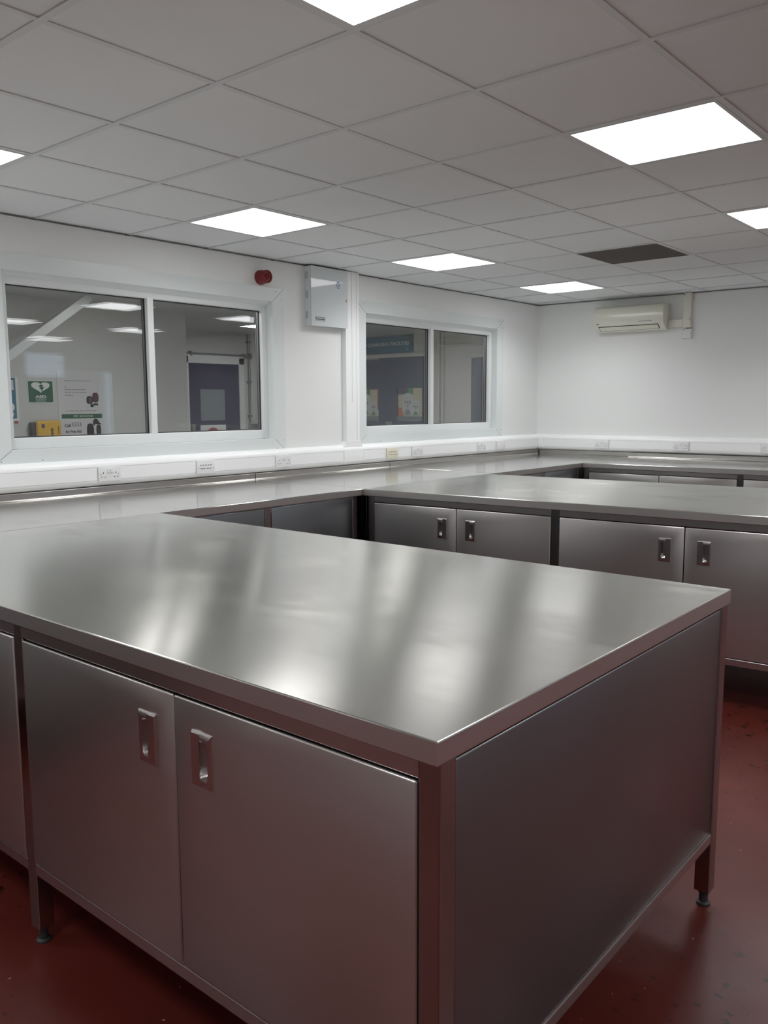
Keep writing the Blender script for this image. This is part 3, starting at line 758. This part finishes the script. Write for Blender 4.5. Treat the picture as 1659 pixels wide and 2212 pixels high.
# ------------------------------------------------------------------ stainless steel benches
TOPZ, LIP = .9549, .912
def handle_bm(mirror):
    """flush pull: plate 65 x 120 mm with a pressed cup; built in (y, z), outward = -x."""
    bm = bmesh.new(); hw, hh = .0325, .060; s = -1 if mirror else 1
    N = 48
    cy, cw, ch = s*.004, .0150, .044       # cup centre and half sizes
    def sup(th, a, c, p=5.0):
        ca, sa = math.cos(th), math.sin(th)
        return (a*math.copysign(abs(ca)**(2/p), ca), c*math.copysign(abs(sa)**(2/p), sa))
    def rect(th):
        ca, sa = math.cos(th), math.sin(th)
        yy, zz = (hw - cy*(1 if ca > 0 else -1)) if abs(ca) > 1e-9 else 1e9, hh
        tt = min(yy/abs(ca) if abs(ca) > 1e-9 else 1e9, zz/abs(sa) if abs(sa) > 1e-9 else 1e9)
        return (cy+tt*ca, tt*sa)
    cor = [math.atan2(sz*hh, sy*hw-cy) % (2*math.pi) for sy in (1, -1) for sz in (1, -1)]
    ths = sorted([2*math.pi*(k+.5)/N for k in range(N)] + cor)
    def loop(fn, x): return [bm.verts.new((x, *fn(th))) for th in ths]
    L = [loop(rect, .002), loop(rect, -.0015), loop(lambda th: tuple(c*.94 if i else cy+(rect(th)[0]-cy)*.93 for i, c in enumerate(rect(th))), -.0038),
         loop(lambda th: (cy+sup(th, cw, ch)[0], sup(th, cw, ch)[1]), -.0038),
         loop(lambda th: (cy+sup(th, cw*.97, ch*.98)[0], sup(th, cw*.97, ch*.98)[1]), -.001),
         loop(lambda th: (cy+sup(th, cw*.85, ch*.93, 4.)[0], sup(th, cw*.85, ch*.93, 4.)[1]), .008),
         loop(lambda th: (cy+sup(th, cw*.55, ch*.80, 3.)[0], sup(th, cw*.55, ch*.80, 3.)[1]), .015)]
    n = len(ths)
    for A, Bq in zip(L, L[1:]):
        for k in range(n): bm.faces.new((A[k], A[(k+1) % n], Bq[(k+1) % n], Bq[k]))
    bm.faces.new(L[-1])
    # folded grip half, slightly raised, covering part of the cup towards the door edge
    y0, y1 = sorted((s*(-.0305), s*(-.0045)))
    pts = [(y0, -.0565), (y1, -.0565), (y1, .0565), (y0, .0565)]
    prism(bm, [(p[0], p[1]) for p in pts], -.0062, -.0036, 'x')
    return bm

def door(parent, y0, y1, hinge_low, handle=True):
    """door leaf in local (x = 0 outside), handle near the closing edge; hinge_low: hinged at the lower y."""
    z0, z1, xf, t = .2475, .8715, .010, .022; r = .004
    bm = bmesh.new(); box(bm, xf, xf+t, y0, y1, z0, z1, r, 3)
    hy = (y1-.0935) if hinge_low else (y0+.0935)
    if handle:
        fs = [f for f in bm.faces if abs(f.calc_center_median().x-xf) < 1e-6 and f.calc_area() > .1]
        f = fs[0]; vs = list(f.verts); bm.faces.remove(f)
        vs.sort(key=lambda v: math.atan2(v.co.z-.56, v.co.y-(y0+y1)/2))
        hole = [(hy-.030, .6935), (hy+.030, .6935), (hy+.030, .8085), (hy-.030, .8085)]
        iv = [bm.verts.new((xf, a, c)) for a, c in hole]; ib = [bm.verts.new((xf+.018, a, c)) for a, c in hole]
        for k in range(4):
            n = (k+1) % 4
            bm.faces.new((vs[k], vs[n], iv[n], iv[k])); bm.faces.new((iv[k], iv[n], ib[n], ib[k]))
        bm.faces.new(ib)
    d = obj('door', bm, 'front', parent, smooth=True)
    if handle:
        obj('handle', handle_bm(hinge_low), 'polish', d, smooth=True, loc=(xf, hy, .751))
    return d

def legs_at(parent, ys, xs, lw=.045):
    for y in ys:
        for x in xs:
            lg = obj('leg', B(x, x+lw, y, y+lw, .046, LIP+.002, .003), 'tube', parent)
            obj('foot', lathe(bmesh.new(), [(0, 0), (.020, 0), (.020, .006), (.013, .010), (.013, .034), (.017, .038), (.017, .050), (0, .050)], (x+lw/2, y+lw/2, 0), (0, 0, 1), 20), 'foot', lg, smooth=True)

def bench(name, label, loc, rz, W, L, leg_y, bays, top_pts=None, end_panel=True, upstand=None, top_m='top', panels=False):
    t = tag(empty(name, loc, rz), label, 'bench', 'stainless steel kitchen benches')
    pts = top_pts or [(0, 0), (W, 0), (W, L), (0, L)]
    obj('worktop', prism(bmesh.new(), pts, LIP, TOPZ, 'z', .0028), top_m, t)
    wt = t.children[0].data; wt.materials.append(K['lip'])
    for p in wt.polygons:
        if abs(p.normal.z) < .3: p.material_index = 1        # folded edge, brushed the other way
    legs_at(t, leg_y, (.012, W-.057))
    y0, y1 = min(leg_y), max(leg_y)+.045
    for a, c in zip(leg_y, leg_y[1:]):
        obj('top_rail', B(.014, .04, a+.0455, c-.0005, .8755, LIP+.001, .002), 'frame', t)
        obj('bottom_rail', B(.013, .04, a+.0455, c-.0005, .210, .2445, .003), 'frame', t)
    obj('end_rail', B(.0575, W-.0575, y0+.001, y0+.03, .205, .2365, .003), 'frame', t)
    obj('base_shelf', B(.045, W-.06, y0+.032, y1, .222, .240), 'frame', t)
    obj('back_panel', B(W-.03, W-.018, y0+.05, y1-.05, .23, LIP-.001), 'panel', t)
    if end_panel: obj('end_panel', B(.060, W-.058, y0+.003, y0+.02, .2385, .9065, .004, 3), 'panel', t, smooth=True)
    for b_ in bays:
        if b_[0] == 'doors':
            a, c = b_[1]; m_ = (a+c)/2
            door(t, a, m_-.002, True); door(t, m_+.002, c, False)
        elif b_[0] == 'panel':
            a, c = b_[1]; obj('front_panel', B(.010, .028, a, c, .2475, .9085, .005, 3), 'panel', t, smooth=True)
    return t

# near island
bench('island_bench', 'stainless steel island bench in the foreground with its end towards the camera', (1.0139, .7497, 0), .00603, 1.4153, 2.737,
      (.003, 1.360, 2.690), (('doors', (.0505, 1.3575)), ('doors', (1.4075, 2.6875))))
# second island, a little askew; its far end is cut to meet the wall bench
A2 = .08135; o2 = Vector((3.9175, 3.5, 0)) - Vector((-math.sin(A2), math.cos(A2), 0))*2.72
def meet(xl): return 2.72 - (.0115 + xl*math.sin(A2))/math.cos(A2)
bench('island_bench', 'second stainless steel island bench, behind the foreground one', (o2.x, o2.y, 0), A2, 1.4179, 2.70,
      (.012, 1.393, 2.678-.045), (('doors', (.060, 1.390)), ('doors', (1.4405, 2.6305-.0))),
      [(0, 0), (1.4179, 0), (1.4179, meet(1.4179)), (0, meet(0))])
# wall benches under the window wall: local y runs to the left (-x), local x towards the wall
def upstand_bm(xf, xb, a, c):
    """turned-up back edge with a small cove at its foot."""
    z = TOPZ+.0004; q = .009
    cove = [(xf-q+q*math.sin(math.radians(k*15)), z+q-q*math.cos(math.radians(k*15))) for k in range(7)]
    pts = [(xb, TOPZ-.02), (xb, .9965), (xf+.002, .9965), (xf, .9945)] + cove[::-1] + [(xf-q, TOPZ-.001), (xf, TOPZ-.02)]
    return prism(bmesh.new(), pts, a, c, 'y')

def wall_bench(label, xr, L, leg_y, bays, top_pts=None, up=None, W=1.068):
    t = bench('wall_bench', label, (xr, 3.4920, 0), H2, W, L, leg_y, bays, top_pts, False, None, 'top_wall')
    a, c = up or (0.0, L)
    obj('upstand', upstand_bm(1.048, 1.110, a+.001, c-.001), 'upstand', t, smooth=True)
    return t
wall_bench('stainless steel wall bench below the larger window', 3.946, 4.9, (.068, .790, 1.47, 3.2, 4.84),
           (('panel', (.116, .787)), ('panel', (.838, 1.467)), ('panel', (1.52, 3.19)), ('panel', (3.25, 4.83))))
wall_bench('stainless steel wall bench joining the second island', 5.440, 1.490, (.01, .72, 1.425), (('panel', (.06, .715)), ('panel', (.77, 1.42))))
# corner bench: front only up to the far bench
xr = 7.93
cb = wall_bench('stainless steel wall bench in the far corner below the far window', xr, xr-5.444, (1.062, 1.70, 2.425), (('panel', (1.11, 1.695)), ('panel', (1.75, 2.42))),
           [(0, 0), (1.068, -.05+.014), (1.068, xr-5.444), (0, xr-5.444)], (.014, xr-5.444))
def cl(s_, o_):
    p = K0 + dv*s_ - nv*o_; return (p.y-3.4920, -(p.x-xr))
obj('side_upstand', prism(bmesh.new(), [cl(.065, .068), cl(.065, .003), cl(1.10, .003), cl(1.10, .068)], TOPZ-.02, .9965, 'z'), 'upstand', cb)
# bench along the far wall
off = 3.3
of = Vector((6.8835, 3.5, 0)) + dv*off
t = bench('wall_bench', 'stainless steel wall bench with doors under the air conditioner', (of.x, of.y, 0), AW, 1.096, off,
          (off-2.762, off-1.380, off-.062), (('doors', (off-2.712, off-1.3825)), ('doors', (off-1.332, off-.066))),
          [(0, 0), (1.096, 0), (1.096, off-.012-1.096*math.sin(AW)), (0, off-.012)], False, None, 'top_wall')
obj('upstand', upstand_bm(1.040, 1.110, 0, off-.02), 'upstand', t, smooth=True)
